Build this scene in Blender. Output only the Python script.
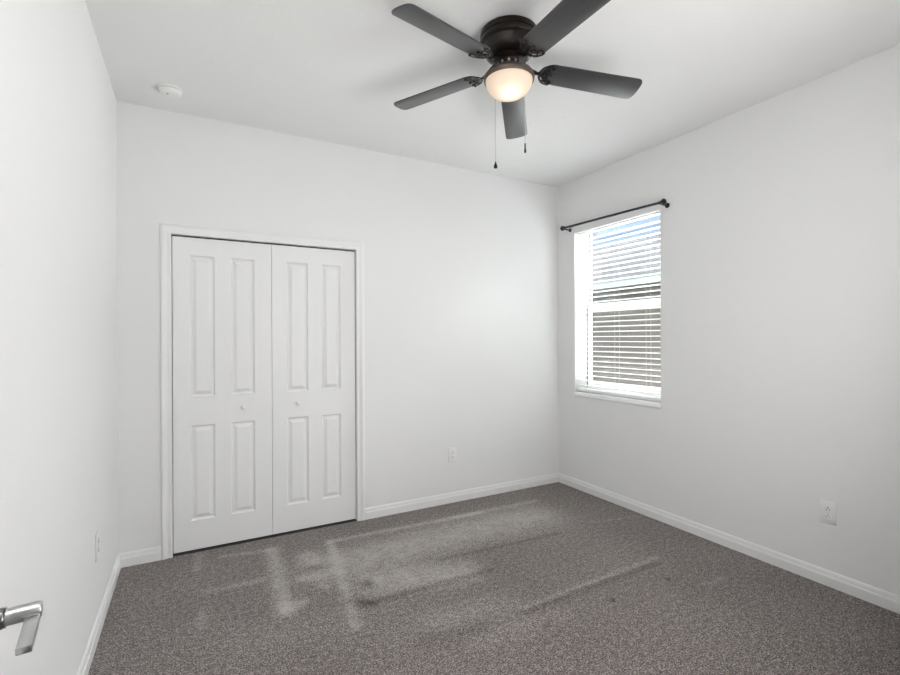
import bpy, bmesh, math, random
from mathutils import Vector, Matrix
from math import pi, sin, cos, radians as R

for o in list(bpy.data.objects):
    bpy.data.objects.remove(o)
SC = bpy.context.scene
COL = SC.collection
random.seed(7)

# ------------------------------------------------------------------ camera, sky, light, exposure
CAM_H, YAW, ROLL, FPX = 1.335, 0.5019, -0.0046, 471.3
cd = bpy.data.cameras.new('camera')
cam = bpy.data.objects.new('camera', cd)
COL.objects.link(cam)
cd.sensor_width = 36.0
cd.lens = FPX / 900 * 36
cd.shift_y = 0.9 / 900
cd.clip_start = 0.02
cam.matrix_world = (Matrix.Translation((0, 0, CAM_H)) @ Matrix.Rotation(-YAW, 4, 'Z')
                    @ Matrix.Rotation(pi / 2, 4, 'X') @ Matrix.Rotation(ROLL, 4, 'Z'))
SC.camera = cam

world = bpy.data.worlds.new('sky')
SC.world = world
world.use_nodes = True
wt = world.node_tree
wt.nodes.clear()
wo = wt.nodes.new('ShaderNodeOutputWorld')
wb = wt.nodes.new('ShaderNodeBackground')
sky = wt.nodes.new('ShaderNodeTexSky')
sky.sky_type = 'HOSEK_WILKIE'
sky.sun_direction = (-0.55, -0.35, 0.75)
sky.turbidity = 2.6
sky.ground_albedo = 0.3
wb.inputs['Strength'].default_value = 1.5
hz = wt.nodes.new('ShaderNodeMix')      # thin white haze over the blue
hz.data_type = 'RGBA'
hz.inputs[0].default_value = 0.6
hz.inputs[7].default_value = (0.42, 0.56, 0.78, 1)
wt.links.new(sky.outputs[0], hz.inputs[6])
wt.links.new(hz.outputs[2], wb.inputs['Color'])
wt.links.new(wb.outputs[0], wo.inputs['Surface'])


def lamp(name, kind, loc, energy, color, target=None, **kw):
    d = bpy.data.lights.new(name, kind)
    d.energy = energy
    d.color = color
    for k, v in kw.items():
        setattr(d, k, v)
    o = bpy.data.objects.new(name, d)
    COL.objects.link(o)
    o.location = loc
    if target is not None:
        o.rotation_euler = (Vector(target) - Vector(loc)).to_track_quat('-Z', 'Y').to_euler()
    return o


# the sun on the neighbour's house (it stands behind our own house and never enters the room)
lamp('sun', 'SUN', (-4, -3, 8), 4.0, (1.0, 0.96, 0.9), target=(-4 + 0.75, -3 + 0.35, 8 - 0.75), angle=R(0.6))
# unseen area lamps added in the side yard to stand in for daylight
lamp('sky_fill', 'AREA', (5.4, 2.7, 4.3), 1050, (0.97, 0.985, 1.0), target=(3.0, 2.7, 1.55),
     shape='RECTANGLE', size=6.0, size_y=2.2)
lamp('sky_fill_high', 'AREA', (5.4, 2.7, 4.6), 2800, (0.97, 0.985, 1.0), target=(3.0, 2.7, 1.5),
     shape='RECTANGLE', size=2.0, size_y=2.0)
lamp('yard_fill_low', 'AREA', (6.2, 3.15, 2.2), 165, (0.97, 0.985, 1.0), target=(3.0, 2.85, 1.5),
     shape='RECTANGLE', size=1.9, size_y=2.6)
lamp('yard_fill_side', 'AREA', (6.2, 1.7, 2.2), 60, (0.97, 0.985, 1.0), target=(3.0, 2.7, 1.5),
     shape='RECTANGLE', size=1.3, size_y=1.6)
lamp('ground_fill', 'AREA', (6.0, 2.75, -0.2), 365, (1.0, 0.985, 0.965), target=(3.15, 2.7, 1.6),
     shape='RECTANGLE', size=2.2, size_y=1.6)
lamp('ground_fill_near', 'AREA', (4.5, 2.75, -0.25), 205, (1.0, 0.985, 0.965), target=(3.15, 2.7, 1.6),
     shape='RECTANGLE', size=2.2, size_y=1.4)
# unseen fill lamp added by the front wall to brighten the room
lamp('front_fill', 'AREA', (1.35, 0.20, 1.38), 41, (1.0, 0.99, 0.98), target=(0.65, 3.0, 2.1),
     shape='RECTANGLE', size=1.6, size_y=1.3)
# second added fill lamp, out of view, aimed up at the ceiling
lamp('ceiling_fill', 'AREA', (0.10, 0.40, 2.2), 13, (1.0, 0.99, 0.98), target=(0.10, 0.40, 3.2),
     shape='DISK', size=0.6, spread=R(130))

vs = SC.view_settings
vs.view_transform = 'Standard'
vs.look = 'None'
vs.gamma = 1
vs.use_curve_mapping = False
vs.exposure = 0.08

# ------------------------------------------------------------------ materials


def new_mat(name):
    m = bpy.data.materials.new(name)
    m.use_nodes = True
    nt = m.node_tree
    return m, nt, nt.nodes['Principled BSDF']


def simple(name, col, rough=0.5, metal=0.0, spec=0.5, bump=None, vary=0.0, vscale=3.0):
    m, nt, b = new_mat(name)
    b.inputs['Base Color'].default_value = (*col, 1)
    b.inputs['Roughness'].default_value = rough
    b.inputs['Metallic'].default_value = metal
    b.inputs['Specular IOR Level'].default_value = spec
    tc = nt.nodes.new('ShaderNodeTexCoord')
    n = nt.nodes.new('ShaderNodeTexNoise')
    nt.links.new(tc.outputs['Object'], n.inputs['Vector'])
    n.inputs['Scale'].default_value = vscale
    n.inputs['Detail'].default_value = 4
    mx = nt.nodes.new('ShaderNodeMix')
    mx.data_type = 'RGBA'
    mx.inputs[6].default_value = (*[c * (1 - vary) for c in col], 1)
    mx.inputs[7].default_value = (*[min(1, c * (1 + vary)) for c in col], 1)
    nt.links.new(n.outputs['Fac'], mx.inputs[0])
    nt.links.new(mx.outputs[2], b.inputs['Base Color'])
    if bump:
        sc, st, dist = bump
        n2 = nt.nodes.new('ShaderNodeTexNoise')
        n2.inputs['Scale'].default_value = sc
        n2.inputs['Detail'].default_value = 3
        nt.links.new(tc.outputs['Object'], n2.inputs['Vector'])
        bp = nt.nodes.new('ShaderNodeBump')
        bp.inputs['Strength'].default_value = st
        bp.inputs['Distance'].default_value = dist
        nt.links.new(n2.outputs['Fac'], bp.inputs['Height'])
        nt.links.new(bp.outputs[0], b.inputs['Normal'])
    return m


M = {}
M['wall'] = simple('wall_paint', (0.80, 0.80, 0.797), 0.75, spec=0.25, bump=(85, 0.22, 0.003), vary=0.01)
M['ceiling'] = simple('ceiling_paint', (0.82, 0.82, 0.815), 0.85, spec=0.15, bump=(42, 0.35, 0.004), vary=0.01)
M['trim'] = simple('trim_paint', (0.805, 0.805, 0.80), 0.35, spec=0.45, vary=0.01)
M['door'] = simple('door_paint', (0.81, 0.81, 0.808), 0.42, spec=0.4, bump=(160, 0.06, 0.001), vary=0.01)
M['dark'] = simple('closet_shade', (0.06, 0.06, 0.06), 0.9, spec=0.1)  # dark colour paints in the closet's lack of light
M['track'] = simple('closet_track', (0.03, 0.03, 0.03), 0.6, spec=0.2)
M['vinyl'] = simple('white_vinyl', (0.86, 0.86, 0.86), 0.35, spec=0.4, vary=0.01)
M['slat'] = simple('blind_white', (0.87, 0.87, 0.87), 0.4, spec=0.4, vary=0.01)
M['sill'] = simple('sill_marble', (0.93, 0.93, 0.93), 0.22, spec=0.5, vary=0.03, vscale=14)
M['gasket'] = simple('gasket', (0.04, 0.045, 0.05), 0.6)
M['plate'] = simple('plate_plastic', (0.82, 0.82, 0.81), 0.3, spec=0.5)
M['slot'] = simple('slot_dark', (0.03, 0.03, 0.03), 0.6)
M['screw'] = simple('screw_white', (0.66, 0.66, 0.65), 0.35, 0.2)
M['rod'] = simple('rod_black', (0.016, 0.018, 0.024), 0.42, 0.3)
M['hook'] = simple('hook_grey', (0.42, 0.42, 0.43), 0.35, 0.7)
M['bronze'] = simple('fan_bronze', (0.019, 0.015, 0.013), 0.34, 0.55, vary=0.15, vscale=20)
M['bronze_warm'] = simple('fan_bronze_warm', (0.11, 0.080, 0.067), 0.38, 0.35, vary=0.12, vscale=20)
M['pewter'] = simple('blade_iron_metal', (0.045, 0.043, 0.042), 0.22, 0.85)  # dark glossy metal of the blade irons
M['chain'] = simple('chain_metal', (0.45, 0.44, 0.42), 0.3, 0.9)
M['nickel'] = simple('satin_nickel', (0.55, 0.55, 0.55), 0.33, 1.0)
M['nickel_dark'] = simple('satin_nickel_collar', (0.25, 0.25, 0.25), 0.3, 1.0)
M['smoke'] = simple('detector_plastic', (0.84, 0.84, 0.83), 0.45)
M['stucco'] = simple('neighbour_stucco', (0.165, 0.137, 0.127), 0.9, spec=0.1, bump=(30, 0.4, 0.01), vary=0.06, vscale=6)
M['fascia'] = simple('fascia_white', (0.72, 0.74, 0.78), 0.5)
M['soffit'] = simple('soffit_taupe', (0.16, 0.14, 0.13), 0.8)
M['grass'] = simple('lawn', (0.08, 0.14, 0.04), 0.95, vary=0.3, vscale=20)

# fan blade: dark wood, long grain along the blade
m, nt, b = new_mat('blade_wood')
tc = nt.nodes.new('ShaderNodeTexCoord')
mp = nt.nodes.new('ShaderNodeMapping')
mp.inputs['Scale'].default_value = (3, 60, 60)
n = nt.nodes.new('ShaderNodeTexNoise')
n.inputs['Scale'].default_value = 2.2
n.inputs['Detail'].default_value = 5
cr = nt.nodes.new('ShaderNodeValToRGB')
cr.color_ramp.elements[0].position = 0.3
cr.color_ramp.elements[0].color = (0.024, 0.023, 0.025, 1)
cr.color_ramp.elements[1].position = 0.7
cr.color_ramp.elements[1].color = (0.038, 0.036, 0.039, 1)
nt.links.new(tc.outputs['Object'], mp.inputs['Vector'])
nt.links.new(mp.outputs[0], n.inputs['Vector'])
nt.links.new(n.outputs['Fac'], cr.inputs['Fac'])
nt.links.new(cr.outputs[0], b.inputs['Base Color'])
b.inputs['Roughness'].default_value = 0.4
b.inputs['Coat Weight'].default_value = 0.6
b.inputs['Coat Roughness'].default_value = 0.35
M['blade'] = m

# clear window glass (thin sheet)
m, nt, b = new_mat('window_glass')
nt.nodes.remove(b)
tr = nt.nodes.new('ShaderNodeBsdfTransparent')
tr.inputs[0].default_value = (0.95, 0.97, 0.97, 1)
gl = nt.nodes.new('ShaderNodeBsdfGlossy')
gl.inputs['Roughness'].default_value = 0.02
fr = nt.nodes.new('ShaderNodeFresnel')
fr.inputs[0].default_value = 1.35
mx = nt.nodes.new('ShaderNodeMixShader')
nt.links.new(fr.outputs[0], mx.inputs[0])
nt.links.new(tr.outputs[0], mx.inputs[1])
nt.links.new(gl.outputs[0], mx.inputs[2])
nt.links.new(mx.outputs[0], nt.nodes['Material Output'].inputs['Surface'])
M['glass'] = m

# frosted lamp bowl: lit glass
m, nt, b = new_mat('frosted_bowl')
nt.nodes.remove(b)
tl = nt.nodes.new('ShaderNodeBsdfTranslucent')
tl.inputs[0].default_value = (0.62, 0.57, 0.52, 1)
df = nt.nodes.new('ShaderNodeBsdfDiffuse')
df.inputs[0].default_value = (0.72, 0.66, 0.60, 1)
em = nt.nodes.new('ShaderNodeEmission')
em.inputs[0].default_value = (1.0, 0.80, 0.62, 1)
em.inputs[1].default_value = 0.18
mx = nt.nodes.new('ShaderNodeMixShader')
mx.inputs[0].default_value = 0.35
ad = nt.nodes.new('ShaderNodeAddShader')
nt.links.new(tl.outputs[0], mx.inputs[1])
nt.links.new(df.outputs[0], mx.inputs[2])
nt.links.new(mx.outputs[0], ad.inputs[0])
nt.links.new(em.outputs[0], ad.inputs[1])
nt.links.new(ad.outputs[0], nt.nodes['Material Output'].inputs['Surface'])
M['bowl'] = m

m, nt, b = new_mat('bulb_glow')
b.inputs['Base Color'].default_value = (1, 0.95, 0.85, 1)
b.inputs['Emission Color'].default_value = (1.0, 0.82, 0.62, 1)
b.inputs['Emission Strength'].default_value = 8
M['bulb'] = m

# roof shingles
m, nt, b = new_mat('roof_shingles')
tc = nt.nodes.new('ShaderNodeTexCoord')
bk = nt.nodes.new('ShaderNodeTexBrick')
bk.inputs['Color1'].default_value = (0.46, 0.44, 0.43, 1)
bk.inputs['Color2'].default_value = (0.34, 0.325, 0.315, 1)
bk.inputs['Mortar'].default_value = (0.2, 0.19, 0.185, 1)
bk.inputs['Scale'].default_value = 1.0
bk.inputs['Mortar Size'].default_value = 0.012
bk.inputs['Brick Width'].default_value = 0.34
bk.inputs['Row Height'].default_value = 0.16
nt.links.new(tc.outputs['UV'], bk.inputs['Vector'])
nt.links.new(bk.outputs['Color'], b.inputs['Base Color'])
b.inputs['Roughness'].default_value = 0.95
b.inputs['Specular IOR Level'].default_value = 0.1
M['shingle'] = m

# carpet: speckled cut pile with brushed (nap) marks held in a mesh attribute
m, nt, b = new_mat('carpet')
tc = nt.nodes.new('ShaderNodeTexCoord')
at = nt.nodes.new('ShaderNodeAttribute')
at.attribute_name = 'nap'


def noise(scale, detail=2, rough=0.5, vec=None):
    q = nt.nodes.new('ShaderNodeTexNoise')
    q.inputs['Scale'].default_value = scale
    q.inputs['Detail'].default_value = detail
    q.inputs['Roughness'].default_value = rough
    nt.links.new(vec or tc.outputs['Object'], q.inputs['Vector'])
    return q


def math_node(op, a, b_):
    q = nt.nodes.new('ShaderNodeMath')
    q.operation = op
    for i, v in enumerate((a, b_)):
        if isinstance(v, (int, float)):
            q.inputs[i].default_value = v
        else:
            nt.links.new(v, q.inputs[i])
    return q.outputs[0]


fine = noise(150, 2, 0.6)
mid = noise(42, 3, 0.55)
big = noise(1.6, 3, 0.5)
grain = noise(330, 1, 0.5)
patch = noise(11, 3, 0.6)
v = math_node('MULTIPLY', math_node('SUBTRACT', fine.outputs['Fac'], 0.5), 5.4)
v = math_node('ADD', v, math_node('MULTIPLY', math_node('SUBTRACT', mid.outputs['Fac'], 0.5), 1.8))
v = math_node('ADD', v, math_node('MULTIPLY', math_node('SUBTRACT', grain.outputs['Fac'], 0.5), 2.6))
v = math_node('ADD', v, math_node('MULTIPLY', math_node('SUBTRACT', big.outputs['Fac'], 0.5), 0.5))
v = math_node('ADD', v, math_node('MULTIPLY', at.outputs['Fac'], math_node('ADD', math_node('MULTIPLY', patch.outputs['Fac'], 2.6), 0.15)))
v = math_node('ADD', math_node('MULTIPLY', v, 0.5), 0.5)
cr = nt.nodes.new('ShaderNodeValToRGB')
cr.color_ramp.elements[0].position = 0.0
cr.color_ramp.elements[0].color = (0.055, 0.047, 0.043, 1)
cr.color_ramp.elements[1].position = 1.0
cr.color_ramp.elements[1].color = (0.43, 0.405, 0.38, 1)
e = cr.color_ramp.elements.new(0.5)
e.color = (0.166, 0.138, 0.131, 1)
nt.links.new(v, cr.inputs['Fac'])
nt.links.new(cr.outputs[0], b.inputs['Base Color'])
b.inputs['Roughness'].default_value = 1.0
b.inputs['Specular IOR Level'].default_value = 0.05
b.inputs['Sheen Weight'].default_value = 0.12
bp = nt.nodes.new('ShaderNodeBump')
bp.inputs['Strength'].default_value = 0.6
bp.inputs['Distance'].default_value = 0.006
nt.links.new(fine.outputs['Fac'], bp.inputs['Height'])
nt.links.new(bp.outputs[0], b.inputs['Normal'])
M['carpet'] = m

# ------------------------------------------------------------------ mesh helpers


class MB:
    def __init__(self):
        self.bm = bmesh.new()

    def box(self, x0, x1, y0, y1, z0, z1, bev=0.0, seg=2, mat=None):
        t = bmesh.new()
        bmesh.ops.create_cube(t, size=1)
        for v in t.verts:
            v.co = Vector((x0 + (v.co.x + .5) * (x1 - x0), y0 + (v.co.y + .5) * (y1 - y0), z0 + (v.co.z + .5) * (z1 - z0)))
        if bev:
            bmesh.ops.bevel(t, geom=list(t.edges), offset=bev, segments=seg, profile=.5, affect='EDGES')
        return self.add(t, mat)

    def add(self, t, mat=None):
        if mat is not None:
            for v in t.verts:
                v.co = mat @ v.co
        me = bpy.data.meshes.new('tmp')
        t.to_mesh(me)
        t.free()
        self.bm.from_mesh(me)
        bpy.data.meshes.remove(me)
        return self

    def lathe(self, prof, n=48, mat=None, caps=True):
        """prof: list of (r, z) from one end to the other; revolved about local Z"""
        t = bmesh.new()
        rings = []
        for r, z in prof:
            if r < 1e-6:
                rings.append([t.verts.new((0, 0, z))])
            else:
                rings.append([t.verts.new((r * cos(2 * pi * k / n), r * sin(2 * pi * k / n), z)) for k in range(n)])
        for a, b_ in zip(rings, rings[1:]):
            for k in range(n):
                k2 = (k + 1) % n
                if len(a) == 1 and len(b_) == 1:
                    continue
                if len(a) == 1:
                    t.faces.new((a[0], b_[k], b_[k2]))
                elif len(b_) == 1:
                    t.faces.new((a[k], b_[0], a[k2]))
                else:
                    t.faces.new((a[k], b_[k], b_[k2], a[k2]))
        if caps:
            for rg in (rings[0], rings[-1]):
                if len(rg) > 1:
                    t.faces.new(rg)
        bmesh.ops.recalc_face_normals(t, faces=t.faces)
        return self.add(t, mat)

    def tube(self, pts, r, n=10, mat=None, flat=1.0, closed=False):
        """swept round tube; r may be one radius or one per point"""
        t = bmesh.new()
        pts = [Vector(p) for p in pts]
        N = len(pts)
        rs = r if isinstance(r, (list, tuple)) else [r] * N
        up = Vector((0, 0, 1))
        rings = []
        for i, p in enumerate(pts):
            if closed:
                d = pts[(i + 1) % N] - pts[i - 1]
            else:
                d = pts[min(i + 1, N - 1)] - pts[max(i - 1, 0)]
            d.normalize()
            u = up if abs(d.dot(up)) < .95 else Vector((1, 0, 0))
            s = d.cross(u).normalized()
            w = s.cross(d).normalized()
            rings.append([t.verts.new(p + rs[i] * (s * cos(2 * pi * k / n) + w * flat * sin(2 * pi * k / n))) for k in range(n)])
        pairs = list(zip(rings, rings[1:])) + ([(rings[-1], rings[0])] if closed else [])
        for a, b_ in pairs:
            for k in range(n):
                k2 = (k + 1) % n
                t.faces.new((a[k], a[k2], b_[k2], b_[k]))
        if not closed:
            t.faces.new(rings[0])
            t.faces.new(rings[-1])
        bmesh.ops.recalc_face_normals(t, faces=t.faces)
        return self.add(t, mat)

    def prism(self, pts, h0, h1, bev=0.0, mat=None):
        """outline in local XY extruded from z=h0 to z=h1"""
        t = bmesh.new()
        lo = [t.verts.new((x, y, h0)) for x, y in pts]
        hi = [t.verts.new((x, y, h1)) for x, y in pts]
        n = len(pts)
        t.faces.new(lo)
        t.faces.new(hi)
        for k in range(n):
            k2 = (k + 1) % n
            t.faces.new((lo[k], lo[k2], hi[k2], hi[k]))
        bmesh.ops.recalc_face_normals(t, faces=t.faces)
        if bev:
            ed = [e for e in t.edges if len(e.link_faces) == 2 and abs(e.calc_face_angle(0)) > 1.2]
            bmesh.ops.bevel(t, geom=ed, offset=bev, segments=2, profile=.5, affect='EDGES')
        return self.add(t, mat)

    def sphere(self, c, r, sz=1.0, mat=None):
        t = bmesh.new()
        bmesh.ops.create_uvsphere(t, u_segments=20, v_segments=12, radius=r)
        for v in t.verts:
            v.co = Vector((v.co.x, v.co.y, v.co.z * sz)) + Vector(c)
        return self.add(t, mat)

    def build(self, name, mat, parent=None, loc=None, smooth=True, origin=None):
        me = bpy.data.meshes.new(name)
        if origin is not None:
            for v in self.bm.verts:
                v.co -= Vector(origin)
        self.bm.to_mesh(me)
        self.bm.free()
        me.materials.append(mat)
        if smooth:
            me.polygons.foreach_set('use_smooth', [True] * len(me.polygons))
            me.set_sharp_from_angle(angle=R(35))
        o = bpy.data.objects.new(name, me)
        COL.objects.link(o)
        if parent:
            o.parent = parent
        if origin is not None:
            o.location = origin
        if loc is not None:
            o.location = loc
        return o


def tag(o, label=None, cat=None, group=None, kind=None):
    for k, v in (('label', label), ('category', cat), ('group', group), ('kind', kind)):
        if v:
            o[k] = v
    return o


def empty(name, loc=(0, 0, 0), rot=(0, 0, 0)):
    o = bpy.data.objects.new(name, None)
    COL.objects.link(o)
    o.location = loc
    o.rotation_euler = rot
    o.empty_display_size = 0.1
    return o


def frame_rect(mb, u0, u1, v0, v1, w, t0, t1, axis, bev=0.002):
    """four bars around a rectangle. axis 'x': u=Y, v=Z, thickness along X; axis 'y': u=X, v=Z, thickness along Y"""
    wl, wr, wb_, wt_ = w if isinstance(w, (tuple, list)) else (w, w, w, w)
    for a0, a1, b0, b1 in ((u0, u0 + wl, v0, v1), (u1 - wr, u1, v0, v1), (u0 + wl, u1 - wr, v0, v0 + wb_), (u0 + wl, u1 - wr, v1 - wt_, v1)):
        if a1 - a0 < 1e-5 or b1 - b0 < 1e-5:
            continue
        if axis == 'x':
            mb.box(t0, t1, a0, a1, b0, b1, bev)
        else:
            mb.box(a0, a1, t0, t1, b0, b1, bev)


# ------------------------------------------------------------------ the room
XL, XR, YB, HC = -0.3805, 2.9915, 3.3618, 2.7394
YF = 0.12                     # inner face of the front wall (camera stands in its doorway)
OX0, OX1, OZ = -0.107, 1.060, 1.986      # closet opening
WY0, WY1, WZ0, WZ1 = 2.267, 3.142, 0.818, 2.262   # window opening
DX0, DX1 = -0.1565, 0.690      # entry doorway
WZH = 2.345                   # outer head of the window opening, above the inner head
WT = 0.21                     # thickness of the window wall
HY = -1.3                     # far side of the hall

# floor: carpet as a fine grid with the brushed marks of the pile
strokes = [((0.796, 3.108), (1.931, 3.054), 0.05, 0.5), ((1.683, 3.079), (2.485, 3.055), 0.05, 0.35), ((0.772, 2.783), (2.244, 2.807), 0.40, 0.5),
 ((0.734, 2.286), (1.504, 2.275), 0.05, -0.3), ((0.9, 2.448), (1.342, 2.339), 0.26, 0.5), ((1.31, 2.525), (2.209, 2.472), 0.03, -0.25),
 ((1.434, 1.875), (2.469, 1.904), 0.035, 0.32), ((1.408, 1.841), (2.414, 1.862), 0.04, -0.25), ((0.449, 3.163), (0.397, 2.416), 0.09, 0.45),
 ((0.619, 2.973), (0.619, 2.913), 0.13, 0.4), ((0.547, 2.707), (0.618, 2.68), 0.08, 0.4), ((0.617, 2.582), (0.631, 2.551), 0.05, 0.35),
 ((0.426, 2.449), (0.477, 2.461), 0.1, 0.4), ((0.602, 2.808), (0.682, 2.777), 0.05, -0.3), ((0.149, 3.222), (0.449, 3.163), 0.04, 0.3),
 ((0.067, 2.809), (0.344, 2.796), 0.05, 0.3), ((0.036, 3.316), (0.024, 3.106), 0.05, 0.25), ((0.045, 2.632), (0.03, 2.457), 0.04, 0.25),
 ((0.795, 3.103), (0.668, 2.127), 0.06, 0.35), ((0.837, 2.483), (0.837, 2.447), 0.07, -0.5), ((0.707, 2.364), (0.806, 2.267), 0.04, -0.35),
 ((0.223, 2.267), (0.573, 2.242), 0.25, 0.12), ((1.029, 1.987), (1.355, 1.959), 0.2, 0.18), ((1.873, 1.711), (1.87, 1.702), 0.02, -0.9),
 ((1.446, 1.71), (1.445, 1.701), 0.025, -0.6), ((2.301, 1.711), (2.297, 1.702), 0.02, -0.6), ((1.115, 1.769), (1.553, 1.741), 0.12, 0.12),
 ((0.922, 1.877), (1.162, 1.842), 0.12, -0.15), ((2.423, 1.57), (2.59, 1.562), 0.03, 0.25), ((2.517, 2.499), (2.941, 2.414), 0.02, 0.25)]


def nap(x, y):
    s = 0.0
    for (ax, ay), (bx, by), w, a in strokes:
        dx, dy = bx - ax, by - ay
        l2 = dx * dx + dy * dy + 1e-9
        t = max(0, min(1, ((x - ax) * dx + (y - ay) * dy) / l2))
        d = math.hypot(x - ax - t * dx, y - ay - t * dy)
        q = d / (w * 0.62)
        if q < 3:
            s += a * math.exp(-q * q * (1 + 0.5 * q))
    return s


bm = bmesh.new()
cell = 0.02
nx, ny = int((XR - XL + 0.02) / cell), int((YB + 0.75 - HY) / cell)
verts = [[bm.verts.new((XL - .01 + i * (XR - XL + .02) / nx, HY + j * (YB + 0.75 - HY) / ny, 0)) for i in range(nx + 1)] for j in range(ny + 1)]
for j in range(ny):
    for i in range(nx):
        bm.faces.new((verts[j][i], verts[j][i + 1], verts[j + 1][i + 1], verts[j + 1][i]))
co = [(v.co.x, v.co.y) for v in bm.verts]
mb = MB()
mb.bm.free()
mb.bm = bm
floor = mb.build('floor', M['carpet'], smooth=False)
attr = floor.data.attributes.new('nap', 'FLOAT', 'POINT')
attr.data.foreach_set('value', [nap(x, y) for x, y in co])
tag(floor, 'grey brown speckled carpet floor with lighter brushed vacuum marks', kind='structure')


def structure(mb, name, mat, label=None, **kw):
    o = mb.build(name, mat, **kw)
    tag(o, label, kind='structure')
    return o


structure(MB().box(XL - .2, XR + WT, HY - .1, YB + .85, -0.25, -0.02), 'ground_slab', M['dark'], smooth=False)
structure(MB().box(XL - .2, XR + WT, HY - .1, YB + .85, HC, HC + .2), 'ceiling', M['ceiling'], 'white textured ceiling', smooth=False)
structure(MB().box(XL - .15, XL, HY - .1, YB + .12, -0.02, HC), 'wall_left', M['wall'], 'plain white left wall', smooth=False)
mb = MB()
mb.box(XL, OX0, YB, YB + .12, -0.02, HC).box(OX1, XR, YB, YB + .12, -0.02, HC).box(OX0, OX1, YB, YB + .12, OZ, HC)
structure(mb, 'wall_back', M['wall'], 'white back wall with the closet opening', smooth=False)
mb = MB()
mb.box(XR, XR + WT, HY - .1, WY0, -0.02, HC).box(XR, XR + WT, WY1, YB + .85, -0.02, HC)
mb.box(XR, XR + WT, WY0, WY1, -0.02, WZ0).box(XR, XR + .115, WY0, WY1, WZ1, HC).box(XR + .115, XR + WT, WY0, WY1, WZH, HC)
structure(mb, 'wall_right', M['wall'], 'white right wall with the window opening', smooth=False)
mb = MB()
mb.box(XL, DX0, 0.005, YF, -0.02, HC).box(DX1, XR, 0.005, YF, -0.02, HC).box(DX0, DX1, 0.005, YF, 2.05, HC)
structure(mb, 'wall_front', M['wall'], smooth=False)
structure(MB().box(XL - .15, XR + WT, HY - .1, HY, -0.02, HC), 'wall_hall', M['wall'], smooth=False)
mb = MB()   # closet shell behind the bifold doors
mb.box(OX0 - .3, OX0 - .25, YB + .12, YB + .8, -0.02, HC).box(OX1 + .25, OX1 + .3, YB + .12, YB + .8, -0.02, HC)
mb.box(OX0 - .3, OX1 + .3, YB + .75, YB + .8, -0.02, HC)
structure(mb, 'wall_closet', M['dark'], smooth=False)
structure(MB().box(OX0 + .001, OX1 - .001, YB + .025, YB + .055, OZ - .010, OZ - .0005), 'trim_3', M['track'], smooth=False)
structure(MB().box(OX0 + .001, OX1 - .001, YB + .0005, YB + .1, 0.0, 0.003), 'trim_4', M['dark'], smooth=False)  # dark strip under the doors, shade of the gap put into its colour


# baseboards: moulded profile swept along each wall
def baseboard(name, p0, p1, inward, label):
    prof = [(0, 0), (.0135, 0), (.0135, .046), (.0125, .052), (.0095, .056), (.0088, .062), (.0075, .072), (.004, .080), (0, .082)]
    t = bmesh.new()
    a, b_, iv = Vector((*p0, 0)), Vector((*p1, 0)), Vector((*inward, 0))
    r0 = [t.verts.new(a + iv * d + Vector((0, 0, z))) for d, z in prof]
    r1 = [t.verts.new(b_ + iv * d + Vector((0, 0, z))) for d, z in prof]
    n_ = len(prof)
    for k in range(n_):
        k2 = (k + 1) % n_
        t.faces.new((r0[k], r0[k2], r1[k2], r1[k]))
    t.faces.new(r0)
    t.faces.new(r1)
    bmesh.ops.recalc_face_normals(t, faces=t.faces)
    return structure(MB().add(t), name, M['trim'], label, smooth=False)


CW = 0.058
baseboard('baseboard_left', (XL, YF), (XL, YB), (1, 0), 'white baseboard along the left wall')
baseboard('baseboard_back', (XL, YB), (OX0 - CW, YB), (0, -1), 'short white baseboard left of the closet')
baseboard('baseboard_back.001', (OX1 + CW, YB), (XR, YB), (0, -1), 'long white baseboard right of the closet')
baseboard('baseboard_right', (XR, YF), (XR, YB), (-1, 0), 'white baseboard along the window wall')

# closet casing (moulded, mitred) and jamb
t = bmesh.new()
prof = [(0, 0), (0, .010), (.006, .0125), (.014, .0105), (.020, .0095), (.030, .0125), (.040, .0165), (.050, .017), (.056, .0135), (.058, 0)]
paths = []
for d, h in prof:
    paths.append([(OX0 - d, YB - h, 0), (OX0 - d, YB - h, OZ + d), (OX1 + d, YB - h, OZ + d), (OX1 + d, YB - h, 0)])
grid = [[t.verts.new(p) for p in row] for row in paths]
for a, b_ in zip(grid, grid[1:]):
    for k in range(3):
        t.faces.new((a[k], a[k + 1], b_[k + 1], b_[k]))
bmesh.ops.recalc_face_normals(t, faces=t.faces)
structure(MB().add(t), 'trim_1', M['trim'], 'white moulded casing around the closet opening')
mb = MB()
mb.box(OX0, OX0 + .0015, YB, YB + .12, 0, OZ).box(OX1 - .0015, OX1, YB, YB + .12, 0, OZ).box(OX0, OX1, YB, YB + .12, OZ - .0005, OZ)
structure(mb, 'trim_2', M['trim'], 'white painted jamb inside the closet opening', smooth=False)


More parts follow.
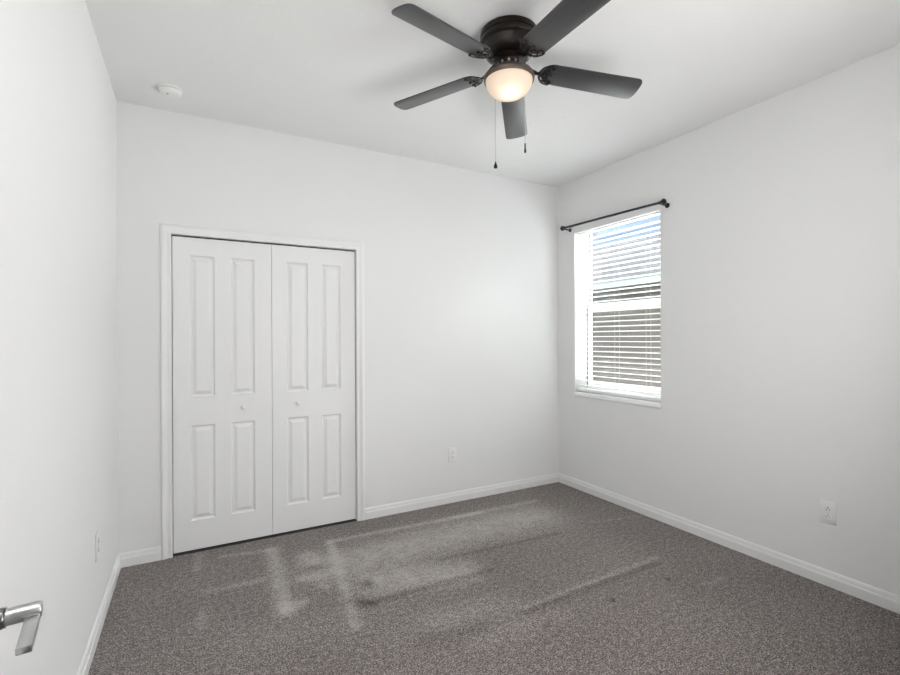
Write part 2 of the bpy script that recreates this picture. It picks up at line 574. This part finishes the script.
# ------------------------------------------------------------------ closet bifold doors
def leaf_mesh(w, x_a, x_b, h):
    """door leaf, front face at y=0 facing -Y, x 0..w, z 0..h, two raised panels between x_a and x_b"""
    t = bmesh.new()
    xs = [0, x_a, x_b, w]
    zs = [0, .182, .780, .960, 1.850, h]
    T = 0.034
    panels = {(1, 1), (1, 3)}

    def quad(ps):
        t.faces.new([t.verts.new(p) for p in ps])

    for i in range(3):
        for j in range(5):
            x0, x1, z0, z1 = xs[i], xs[i + 1], zs[j], zs[j + 1]
            if (i, j) not in panels:
                quad([(x0, 0, z0), (x1, 0, z0), (x1, 0, z1), (x0, 0, z1)])
                continue
            rings = [(0, 0), (.0035, .006), (.008, .0105), (.011, .0115), (.015, .0115), (.019, .010), (.035, .0015), (.038, .0008)]
            prev = None
            for d, dep in rings:
                cur = [(x0 + d, dep, z0 + d), (x1 - d, dep, z0 + d), (x1 - d, dep, z1 - d), (x0 + d, dep, z1 - d)]
                if prev:
                    for k in range(4):
                        k2 = (k + 1) % 4
                        quad([prev[k], prev[k2], cur[k2], cur[k]])
                prev = cur
            quad(prev)
    quad([(0, T, 0), (0, T, h), (w, T, h), (w, T, 0)])
    quad([(0, 0, 0), (0, 0, h), (0, T, h), (0, T, 0)])
    quad([(w, 0, 0), (w, T, 0), (w, T, h), (w, 0, h)])
    quad([(0, 0, h), (w, 0, h), (w, T, h), (0, T, h)])
    quad([(0, 0, 0), (0, T, 0), (w, T, 0), (w, 0, 0)])
    bmesh.ops.remove_doubles(t, verts=t.verts, dist=1e-5)
    bmesh.ops.recalc_face_normals(t, faces=t.faces)
    mb = MB().add(t)
    return mb


DZ, DH = 0.014, 1.961
seam = 0.4775
lx = [OX0 + .004, 0.1850, seam, 0.7715, OX1 - .004]
DY = YB + .012
LABELS = ('left pair of white bifold closet doors with raised panels', 'right pair of white bifold closet doors beside the outlet wall')
for d in range(2):
    root = empty('door_%d' % (d + 1), (lx[2 * d], DY, 0))
    tag(root, LABELS[d], kind='structure')
    for k in range(2):
        x0, x1 = lx[2 * d + k] + (.0014, .0001)[k], lx[2 * d + k + 1] - (.0001, .0014)[k]
        w = x1 - x0
        a, b_ = (.094, w - .053) if k == 0 else (.040, w - .107)
        lf = leaf_mesh(w, a, b_, DH).build('door_leaf', M['door'], root, loc=(x0 - lx[2 * d], 0, DZ), smooth=False)
        if (d, k) in ((0, 1), (1, 0)):
            km = MB().lathe([(0, 0), (.011, 0), (.011, .003), (.0065, .006), (.006, .014), (.010, .019), (.0145, .025), (.0155, .030), (.013, .036), (.007, .0385), (0, .039)],
                            24, Matrix.Rotation(pi / 2, 4, 'X'))
            km.build('knob', M['trim'], lf, loc=((a + b_) / 2, 0, .878))

# ------------------------------------------------------------------ entry door, open against the left wall, only its lever in view
hinge = Vector((-0.1545, 0.123, 0))
TH = R(7)
door = empty('door_3', hinge, (0, 0, TH))
tag(door, 'open white entry door with satin nickel lever at the left edge', kind='structure')
# local frame: +Y along the door towards its free edge, +X away from the left wall
mb = MB()
mb.box(-.036, -.001, .001, .812, .012, 2.03, .0015)
for z0, z1 in ((.22, .82), (1.0, 1.88)):
    for y0, y1 in ((.12, .37), (.44, .69)):
        frame_rect(mb, y0, y1, z0, z1, .018, -.002, .002, 'x', .001)
mb.build('door_leaf', M['door'], door)
ly, lz = .752, .950
dh = MB()
toX = Matrix.Translation((-.001, ly, lz)) @ Matrix.Rotation(pi / 2, 4, 'Y')
dh.lathe([(0, 0), (.032, 0), (.032, .004), (.029, .008), (.016, .0095), (.0145, .0125), (0, .0125)], 40, toX)
handle = dh.build('door_handle', M['nickel'], door)
dh = MB().lathe([(.0140, .0125), (.0140, .017), (.0130, .0185), (.0140, .020)], 32, toX)
dh.build('collar', M['nickel_dark'], handle)
dh = MB().lathe([(.0115, .012), (.0115, .0545), (.0100, .0580), (0, .0585)], 32, toX)
dh.build('neck', M['nickel'], handle)
dh = MB().box(.0395, .0560, ly - .094, ly + .004, lz - .0120, lz - .0020, .0018)
dh.build('lever', M['nickel'], handle)

# ------------------------------------------------------------------ window
win = empty('window_1', (XR, (WY0 + WY1) / 2, WZ0))
tag(win, 'single hung white vinyl window recessed in the right wall', kind='structure')


def wpart(mb, name, mat, parent=win, **kw):
    o = mb.build(name, mat, None, **kw)
    o.parent = parent
    o.matrix_parent_inverse = Matrix.Translation(-Vector(win.location)) if parent is win else Matrix.Identity(4)
    return o


SILL_T = 0.860
wpart(MB().box(XR - .014, XR + .135, WY0 + .001, WY1 - .001, WZ0 + .001, SILL_T, .009, 4), 'window_sill', M['sill'])
FX0, FX1 = XR + .122, XR + .195
mb = MB()
frame_rect(mb, WY0, WY1, SILL_T, WZH, (.018, .018, .035, .02), FX0, FX1, 'x', .002)
wpart(mb, 'window_frame', M['vinyl'])
MZ0, MZ1 = 1.560, 1.635       # meeting rail
mb = MB()
frame_rect(mb, WY0 + .018, WY1 - .018, MZ0 + .01, WZH - .02, (.006, .006, .05, .014), XR + .162, XR + .188, 'x', .002)
us = wpart(mb, 'upper_sash', M['vinyl'])
mb = MB()
frame_rect(mb, WY0 + .0265, WY1 - .0265, SILL_T + .036, MZ1, (.011, .011, .04, .070), XR + .130, XR + .158, 'x', .002)
ls = wpart(mb, 'lower_sash', M['vinyl'])
wpart(MB().box(XR + .173, XR + .176, WY0 + .022, WY1 - .022, MZ0 + .05, WZH - .03), 'glass_pane', M['glass'], smooth=False)
wpart(MB().box(XR + .143, XR + .146, WY0 + .036, WY1 - .036, SILL_T + .075, MZ1 - .068), 'glass_pane', M['glass'], smooth=False)
mb = MB()
frame_rect(mb, WY0 + .023, WY1 - .023, MZ0 + .058, WZH - .034, .011, XR + .158, XR + .162, 'x', 0)
mb.box(XR + .126, XR + .134, WY1 - .0266, WY1 - .018, SILL_T + .036, MZ1 - .01).box(XR + .126, XR + .134, WY0 + .018, WY0 + .0266, SILL_T + .036, MZ1 - .01)
wpart(mb, 'gasket', M['gasket'], smooth=False)

# ------------------------------------------------------------------ horizontal blind inside the recess
blind = empty('window_blind', (XR + .042, (WY0 + WY1) / 2, SILL_T))
tag(blind, 'white horizontal slat blind lowered inside the window recess', 'blind')
BX = XR + .042
by0, by1 = WY0 + .006, WY1 - .006


def bpart(mb, name, mat, z, **kw):
    return mb.build(name, mat, blind, loc=(0, 0, z - SILL_T), **kw)


hw = (by1 - by0) / 2
bpart(MB().box(-.016, .020, -hw, hw, -.011, 0, .002), 'headrail', M['slat'], WZ1 - .001)
ZB = SILL_T + .006
bpart(MB().box(-.025, .025, -hw, hw, 0, .022, .003), 'bottom_rail', M['slat'], ZB)
pitch = .0425
nsl = int((WZ1 - .016 - (ZB + .022)) / pitch)
t = bmesh.new()
cs = [(-.025, -.0015), (-.012, .001), (0, .0017), (.012, .001), (.025, -.0015)]
top = [(x, z + .0013) for x, z in cs]
bot = [(x, z - .0013) for x, z in reversed(cs)]
r0 = [t.verts.new((x, -hw, z)) for x, z in top + bot]
r1 = [t.verts.new((x, hw, z)) for x, z in top + bot]
for k in range(10):
    k2 = (k + 1) % 10
    t.faces.new((r0[k], r0[k2], r1[k2], r1[k]))
t.faces.new(r0)
t.faces.new(r1)
bmesh.ops.recalc_face_normals(t, faces=t.faces)
slat0 = MB().add(t).build('slat', M['slat'], blind, smooth=False)
for i in range(nsl):
    s = slat0 if i == 0 else slat0.copy()
    if i:
        COL.objects.link(s)
        s.parent = blind
    s.location = (0, 0, ZB + .022 + pitch * (i + .75) - SILL_T)
    s.rotation_euler = (0, R(0.6), 0)
for y in (-.30, .0, .30):
    mb = MB()
    for x in (-.0265, .0265):
        mb.tube([(x, y, 0), (x, y, WZ1 - .03 - ZB - .02)], .0005, 6)
    bpart(mb, 'ladder_cord', M['slat'], ZB + .02)
mb = MB().tube([(-.034, hw - .07, -.03), (-.034, hw - .07, -.75)], .004, 8)
bpart(mb, 'tilt_wand', M['slat'], WZ1)

# ------------------------------------------------------------------ curtain rod over the window
ra, rb = Vector((2.920, 3.205, 2.316)), Vector((2.920, 2.195, 2.291))
rod = empty('curtain_rod', (ra + rb) / 2)
tag(rod, 'thin black curtain rod with round ends mounted above the window', 'curtain rod')
C0 = rod.location.copy()
a, b_ = ra - C0, rb - C0
MB().tube([a, b_], .0095, 14).build('rod', M['rod'], rod)
for p, s in ((a, 1), (b_, -1)):
    q = Matrix.Translation(p) @ Matrix.Rotation(-s * pi / 2, 4, 'X')
    MB().lathe([(.0095, -.022), (.0135, -.020), (.0135, -.010), (.0115, -.006), (.017, -.002), (.021, .006), (.0215, .013), (.017, .022), (.009, .027), (0, .028)], 24, q).build('finial', M['rod'], rod)
    wx = XR - C0.x
    yb_ = p.y - s * .012
    mb = MB()
    mb.lathe([(.0, 0), (.018, 0), (.018, .004), (.010, .008), (0, .008)], 24, Matrix.Translation((wx, yb_, p.z - .012)) @ Matrix.Rotation(-pi / 2, 4, 'Y'))
    mb.tube([(wx - .004, yb_, p.z - .012), (wx - .03, yb_, p.z - .012), (p.x + .012, yb_, p.z - .012), (p.x, yb_, p.z - .006)], .0062, 10)
    mb.tube([(p.x + .0105 * cos(k * pi / 8), yb_, p.z + .0105 * sin(k * pi / 8)) for k in range(-9, 4)], .004, 8)
    mb.build('bracket', M['rod'], rod)
hk = Vector((XR, 3.165, 2.320))
mb = MB()
mb.lathe([(0, 0), (.006, 0), (.006, .003), (0, .003)], 16, Matrix.Translation(hk + Vector((0, 0, .004))) @ Matrix.Rotation(-pi / 2, 4, 'Y'))
mb.tube([hk + Vector(p) for p in ((-.002, 0, .004), (-.012, 0, .004), (-.014, 0, -.004), (-.0135, 0, -.022), (-.010, 0, -.030))], .0028, 10)
tag(mb.build('wall_hook', M['hook'], origin=hk), 'tiny grey hook on the wall under left end of curtain rod', 'hook')

# ------------------------------------------------------------------ wall outlets


def outlet(loc, rotz, label):
    """built facing -Y in local space, then turned"""
    root = empty('wall_outlet', loc, (0, 0, rotz))
    tag(root, label, 'outlet', 'duplex wall outlets')
    mb = MB().box(-.037, .037, -.0055, 0, -.060, .060, .003)
    mb.build('cover_plate', M['plate'], root)
    for s in (1, -1):
        zc = s * .0195
        pts = []
        for k in range(24):
            an = 2 * pi * k / 24
            pts.append((max(-.0165, min(.0165, .0195 * cos(an))), max(-.0135, min(.0135, .0175 * sin(an)))))
        rec = MB().prism(pts, 0, .003, 0, Matrix.Translation((0, -.0045, zc)) @ Matrix.Rotation(pi / 2, 4, 'X'))
        rec = rec.build('receptacle', M['plate'], root, smooth=False)
        mb = MB()
        mb.box(-.0075, -.0052, -.0082, -.0070, zc - .0075, zc + .001).box(.0052, .0075, -.0082, -.0070, zc - .0070, zc + .0005)
        mb.box(-.0028, .0028, -.0082, -.0070, zc + .005, zc + .0095, .0004)
        mb.build('slots', M['slot'], rec, smooth=False)
    MB().lathe([(0, 0), (.0036, 0), (.0030, .0015), (0, .0018)], 16, Matrix.Translation((0, -.0055, 0)) @ Matrix.Rotation(pi / 2, 4, 'X')).build('screw', M['screw'], root)
    return root


outlet((1.860, YB, .386), 0, 'white duplex outlet on the back wall right of the closet')
outlet((XR, 1.241, .392), -pi / 2, 'white duplex outlet on the right wall below and nearer than the window')
outlet((XL, 2.648, .402), pi / 2, 'white outlet on the left wall seen nearly edge on')

# ------------------------------------------------------------------ smoke detector
sd = empty('smoke_detector', (-0.096, 3.066, HC))
tag(sd, 'round white smoke detector on the ceiling near the left corner', 'smoke detector')
MB().lathe([(0, 0), (.066, 0), (.066, -.008), (.062, -.010), (0, -.010)], 48).build('base', M['smoke'], sd)
MB().lathe([(.058, -.010), (.058, -.013), (.0635, -.0135), (.0630, -.020), (.056, -.029), (.044, -.033), (0, -.034)], 48).build('cover', M['smoke'], sd)
MB().lathe([(.0575, -.0095), (.0585, -.0095), (.0585, -.0135), (.0575, -.0135)], 48, caps=False).build('vent_ring', M['slot'], sd)
MB().lathe([(0, -.0335), (.009, -.0335), (.009, -.0355), (0, -.036)], 20, Matrix.Translation((.018, .012, 0))).build('test_button', M['smoke'], sd)
MB().box(-.022, -.012, -.016, -.010, -.0352, -.0330, .0006).build('sensor_slot', M['slot'], sd)

for part in sd.children:
    part.scale = (.9, .9, 1)

# ------------------------------------------------------------------ ceiling fan
FC = Vector((1.289, 1.772, HC))
fan = empty('ceiling_fan', FC)
tag(fan, 'dark bronze five blade ceiling fan with lit frosted bowl light', 'ceiling fan')
MB().lathe([(0, 0), (.126, 0), (.131, -.004), (.132, -.020), (.131, -.026), (.127, -.028), (.127, -.031), (.132, -.034), (.133, -.050), (.128, -.056),
            (.120, -.060), (.114, -.072), (.112, -.088), (.106, -.100), (.096, -.107), (.082, -.110), (0, -.110)], 64).build('motor_housing', M['bronze'], fan)
MB().lathe([(0, -.108), (.060, -.108), (.068, -.112), (.071, -.117), (.071, -.125), (.063, -.130), (.052, -.134), (.049, -.140), (.049, -.158), (0, -.158)], 64).build('flywheel', M['bronze'], fan)
for k in range(10):
    an = 2 * pi * (k + .5) / 10
    MB().sphere((0, 0, 0), .0055, 1.3).build('vent', M['chain'], fan, loc=(.0495 * cos(an), .0495 * sin(an), -.1460))
MB().lathe([(0, -.153), (.051, -.153), (.056, -.157), (.060, -.164), (.073, -.172), (.090, -.181), (.105, -.190), (.1135, -.198), (.1175, -.206), (.1155, -.218), (.1120, -.2235), (.1085, -.2215), (.1085, -.212), (0, -.205)], 64).build('light_fitter', M['bronze_warm'], fan)
bowl_prof = [(.1065, -.214), (.1075, -.222), (.1070, -.230), (.1035, -.241), (.097, -.254), (.085, -.269), (.069, -.281), (.050, -.290), (.027, -.295), (0, -.297)]
bowl = MB().lathe(bowl_prof, 64, caps=False).build('lamp_shade', M['bowl'], fan)
tag(bowl, 'lit cream frosted glass bowl')
MB().sphere((-.012, -.020, -.246), .020, 1.25).build('bulb', M['bulb'], bowl)
lb = lamp('fan_lamp', 'POINT', (0, 0, 0), 0.30, (1.0, 0.86, 0.72), shadow_soft_size=.012)
lb.parent = fan
lb.location = (-.008, -.018, -.268)

# blades and their ornate irons
PH = -0.390
PIT = -0.203
BZ = 2.539 + .045 - HC
DROOP = .072          # blades slope down a little towards their tips
TILT = 0.045          # the worn blade ring hangs a little low on the window side


def blade_outline():
    r0, r1, w0, w1 = .158, .632, .0585, .0635
    pts = []
    cr_ = .050
    for k in range(9):           # rounded root, upper side
        an = pi + pi / 2 * k / 8
        pts.append((r0 + cr_ + cr_ * cos(an), -(w0 - cr_) + cr_ * sin(an)))
    for k in range(25):          # squared, slightly slanted tip
        an = -pi / 2 + pi * k / 24
        u = math.copysign(abs(sin(an)) ** .45, sin(an))
        pts.append((r1 - .034 + .034 * max(0, cos(an)) ** .55 - .006 * (u + 1) / 2 - .006 * u * u, w1 * u))
    for k in range(9):
        an = pi / 2 + pi / 2 * k / 8
        pts.append((r0 + cr_ + cr_ * cos(an), (w0 - cr_) + cr_ * sin(an)))
    return pts


bl = MB().prism(blade_outline(), -.003, .003, .0012).build('blade', M['blade'], fan)
# iron: arm from the flywheel, then a scrolled three-pronged holder under the blade root
ir = MB()
dz = -.0065


def arc(cx, cy, rx, ry, a0, a1, n_=12, z=dz):
    return [(cx + rx * cos(a0 + (a1 - a0) * k / n_), cy + ry * sin(a0 + (a1 - a0) * k / n_), z) for k in range(n_ + 1)]


ir.tube([(.066, 0, .030), (.088, 0, .022), (.110, 0, .004), (.130, 0, dz), (.146, 0, dz)], [.010, .009, .009, .010, .008], 10, flat=.55)
ir.tube(arc(.200, 0, .054, .057, pi * .50, pi * 1.50, 22), [.0035 + .0030 * sin(pi * k / 22) for k in range(23)], 10, flat=.6)
ir.tube([(.144, 0, dz), (.165, 0, dz), (.190, 0, dz), (.206, 0, dz)], [.007, .005, .005, .007], 10, flat=.6)
for s in (1, -1):
    ir.tube([(.147, s * .004, dz), (.162, s * .016, dz), (.176, s * .026, dz), (.188, s * .020, dz), (.184, s * .010, dz)], [.005, .005, .005, .005, .004], 8, flat=.6)
    ir.tube([(.158, s * .036, dz), (.172, s * .040, dz), (.186, s * .034, dz), (.202, s * .034, dz), (.210, s * .046, dz)], [.004, .004, .004, .004, .005], 8, flat=.6)
    ir.sphere((.201, s * .054, dz), .0065, .6)
for p in ((.204, 0), (.180, 0), (.200, .054), (.200, -.054)):
    ir.sphere((p[0], p[1], dz - .003), .0040, .7)
iron = ir.build('blade_iron', M['pewter'], fan)
for k in range(5):
    an = PH + k * 2 * pi / 5
    for src in (bl, iron):
        o = src if k == 0 else src.copy()
        if k:
            COL.objects.link(o)
            o.parent = fan
        o.location = (0, 0, BZ)
        o.rotation_euler = (Matrix.Rotation(TILT, 4, 'Y') @ Matrix.Rotation(an, 4, 'Z') @ Matrix.Rotation(DROOP, 4, 'Y') @ Matrix.Rotation(PIT, 4, 'X')).to_euler()
# pull chains behind the bowl
vx, vy = cos(YAW), -sin(YAW)      # picture right
dx_, dy_ = sin(YAW), cos(YAW)     # away from the camera
for off, zend, kind in ((-.058, 2.140 - HC, 0), (.082, 2.211 - HC, 1)):
    x, y = vx * off + dx_ * .055, vy * off + dy_ * .055
    mb = MB()
    z = -.185
    mb.tube([(x * .8, y * .8, -.176), (x, y, -.182), (x, y, zend + .03)], .0011, 6)
    nb = int((-.19 - zend - .03) / .008)
    for q in range(nb):
        mb.sphere((x, y, -.19 - q * .008), .0017)
    ch = mb.build('pull_chain', M['chain'], fan)
    tag(ch, ('longer pull chain with a dark teardrop end', 'shorter pull chain with a slim dark end')[kind])
    if kind == 0:
        pr = [(0, .032), (.0025, .030), (.004, .022), (.0085, .010), (.0095, .004), (.0075, -.001), (0, -.003)]
    else:
        pr = [(0, .046), (.0035, .044), (.0035, .024), (.0028, .022), (.0048, .018), (.0052, .002), (.004, 0), (0, 0)]
    MB().lathe(pr, 16, Matrix.Translation((x, y, zend))).build('pull_knob', M['bronze'], ch)

# ------------------------------------------------------------------ the neighbour's house across the side yard
nh = empty('neighbour_house', (9.0, 6.0, -0.3))
tag(nh, 'taupe house with grey shingle roof seen through the window blind', 'house')
NX, EX = 9.0, 8.5
o3 = Vector(nh.location)


def npart(mb, name, mat, **kw):
    return mb.build(name, mat, nh, loc=-o3, **kw)


npart(MB().box(NX, NX + 7, -3, 16, -.3, 2.56), 'wall', M['stucco'], smooth=False)
npart(MB().box(EX + .03, NX + .01, -3.4, 16.4, 2.505, 2.525), 'soffit', M['soffit'], smooth=False)
npart(MB().box(EX, EX + .03, -3.4, 16.4, 2.490, 2.665, .003), 'fascia', M['fascia'], smooth=False)
t = bmesh.new()
RX, RZ = 11.9, 4.30
uvl = t.loops.layers.uv.new('UVMap')
rs = [t.verts.new(p) for p in ((EX - .04, -3.5, 2.650), (EX - .04, 16.5, 2.650), (RX, 16.5, RZ), (RX, -3.5, RZ))]
f = t.faces.new(rs)
sl = math.hypot(RX - EX, RZ - 2.65)
for lp, uv in zip(f.loops, ((0, 0), (20, 0), (20, sl), (0, sl))):
    lp[uvl].uv = uv
rs2 = [t.verts.new(p) for p in ((RX, -3.5, RZ), (RX, 16.5, RZ), (2 * RX - EX, 16.5, 2.65), (2 * RX - EX, -3.5, 2.65))]
f = t.faces.new(rs2)
for lp, uv in zip(f.loops, ((0, 0), (20, 0), (20, sl), (0, sl))):
    lp[uvl].uv = uv
for a_, b2 in ((0, 3), (1, 2)):
    pass
geo = bmesh.ops.extrude_face_region(t, geom=list(t.faces))
for v in [g for g in geo['geom'] if isinstance(g, bmesh.types.BMVert)]:
    v.co.z += .03
bmesh.ops.recalc_face_normals(t, faces=t.faces)
npart(MB().add(t), 'roof', M['shingle'], smooth=False)
structure(MB().box(XR + WT, 30, -12, 30, -.35, -.30), 'ground_lawn', M['grass'], smooth=False)
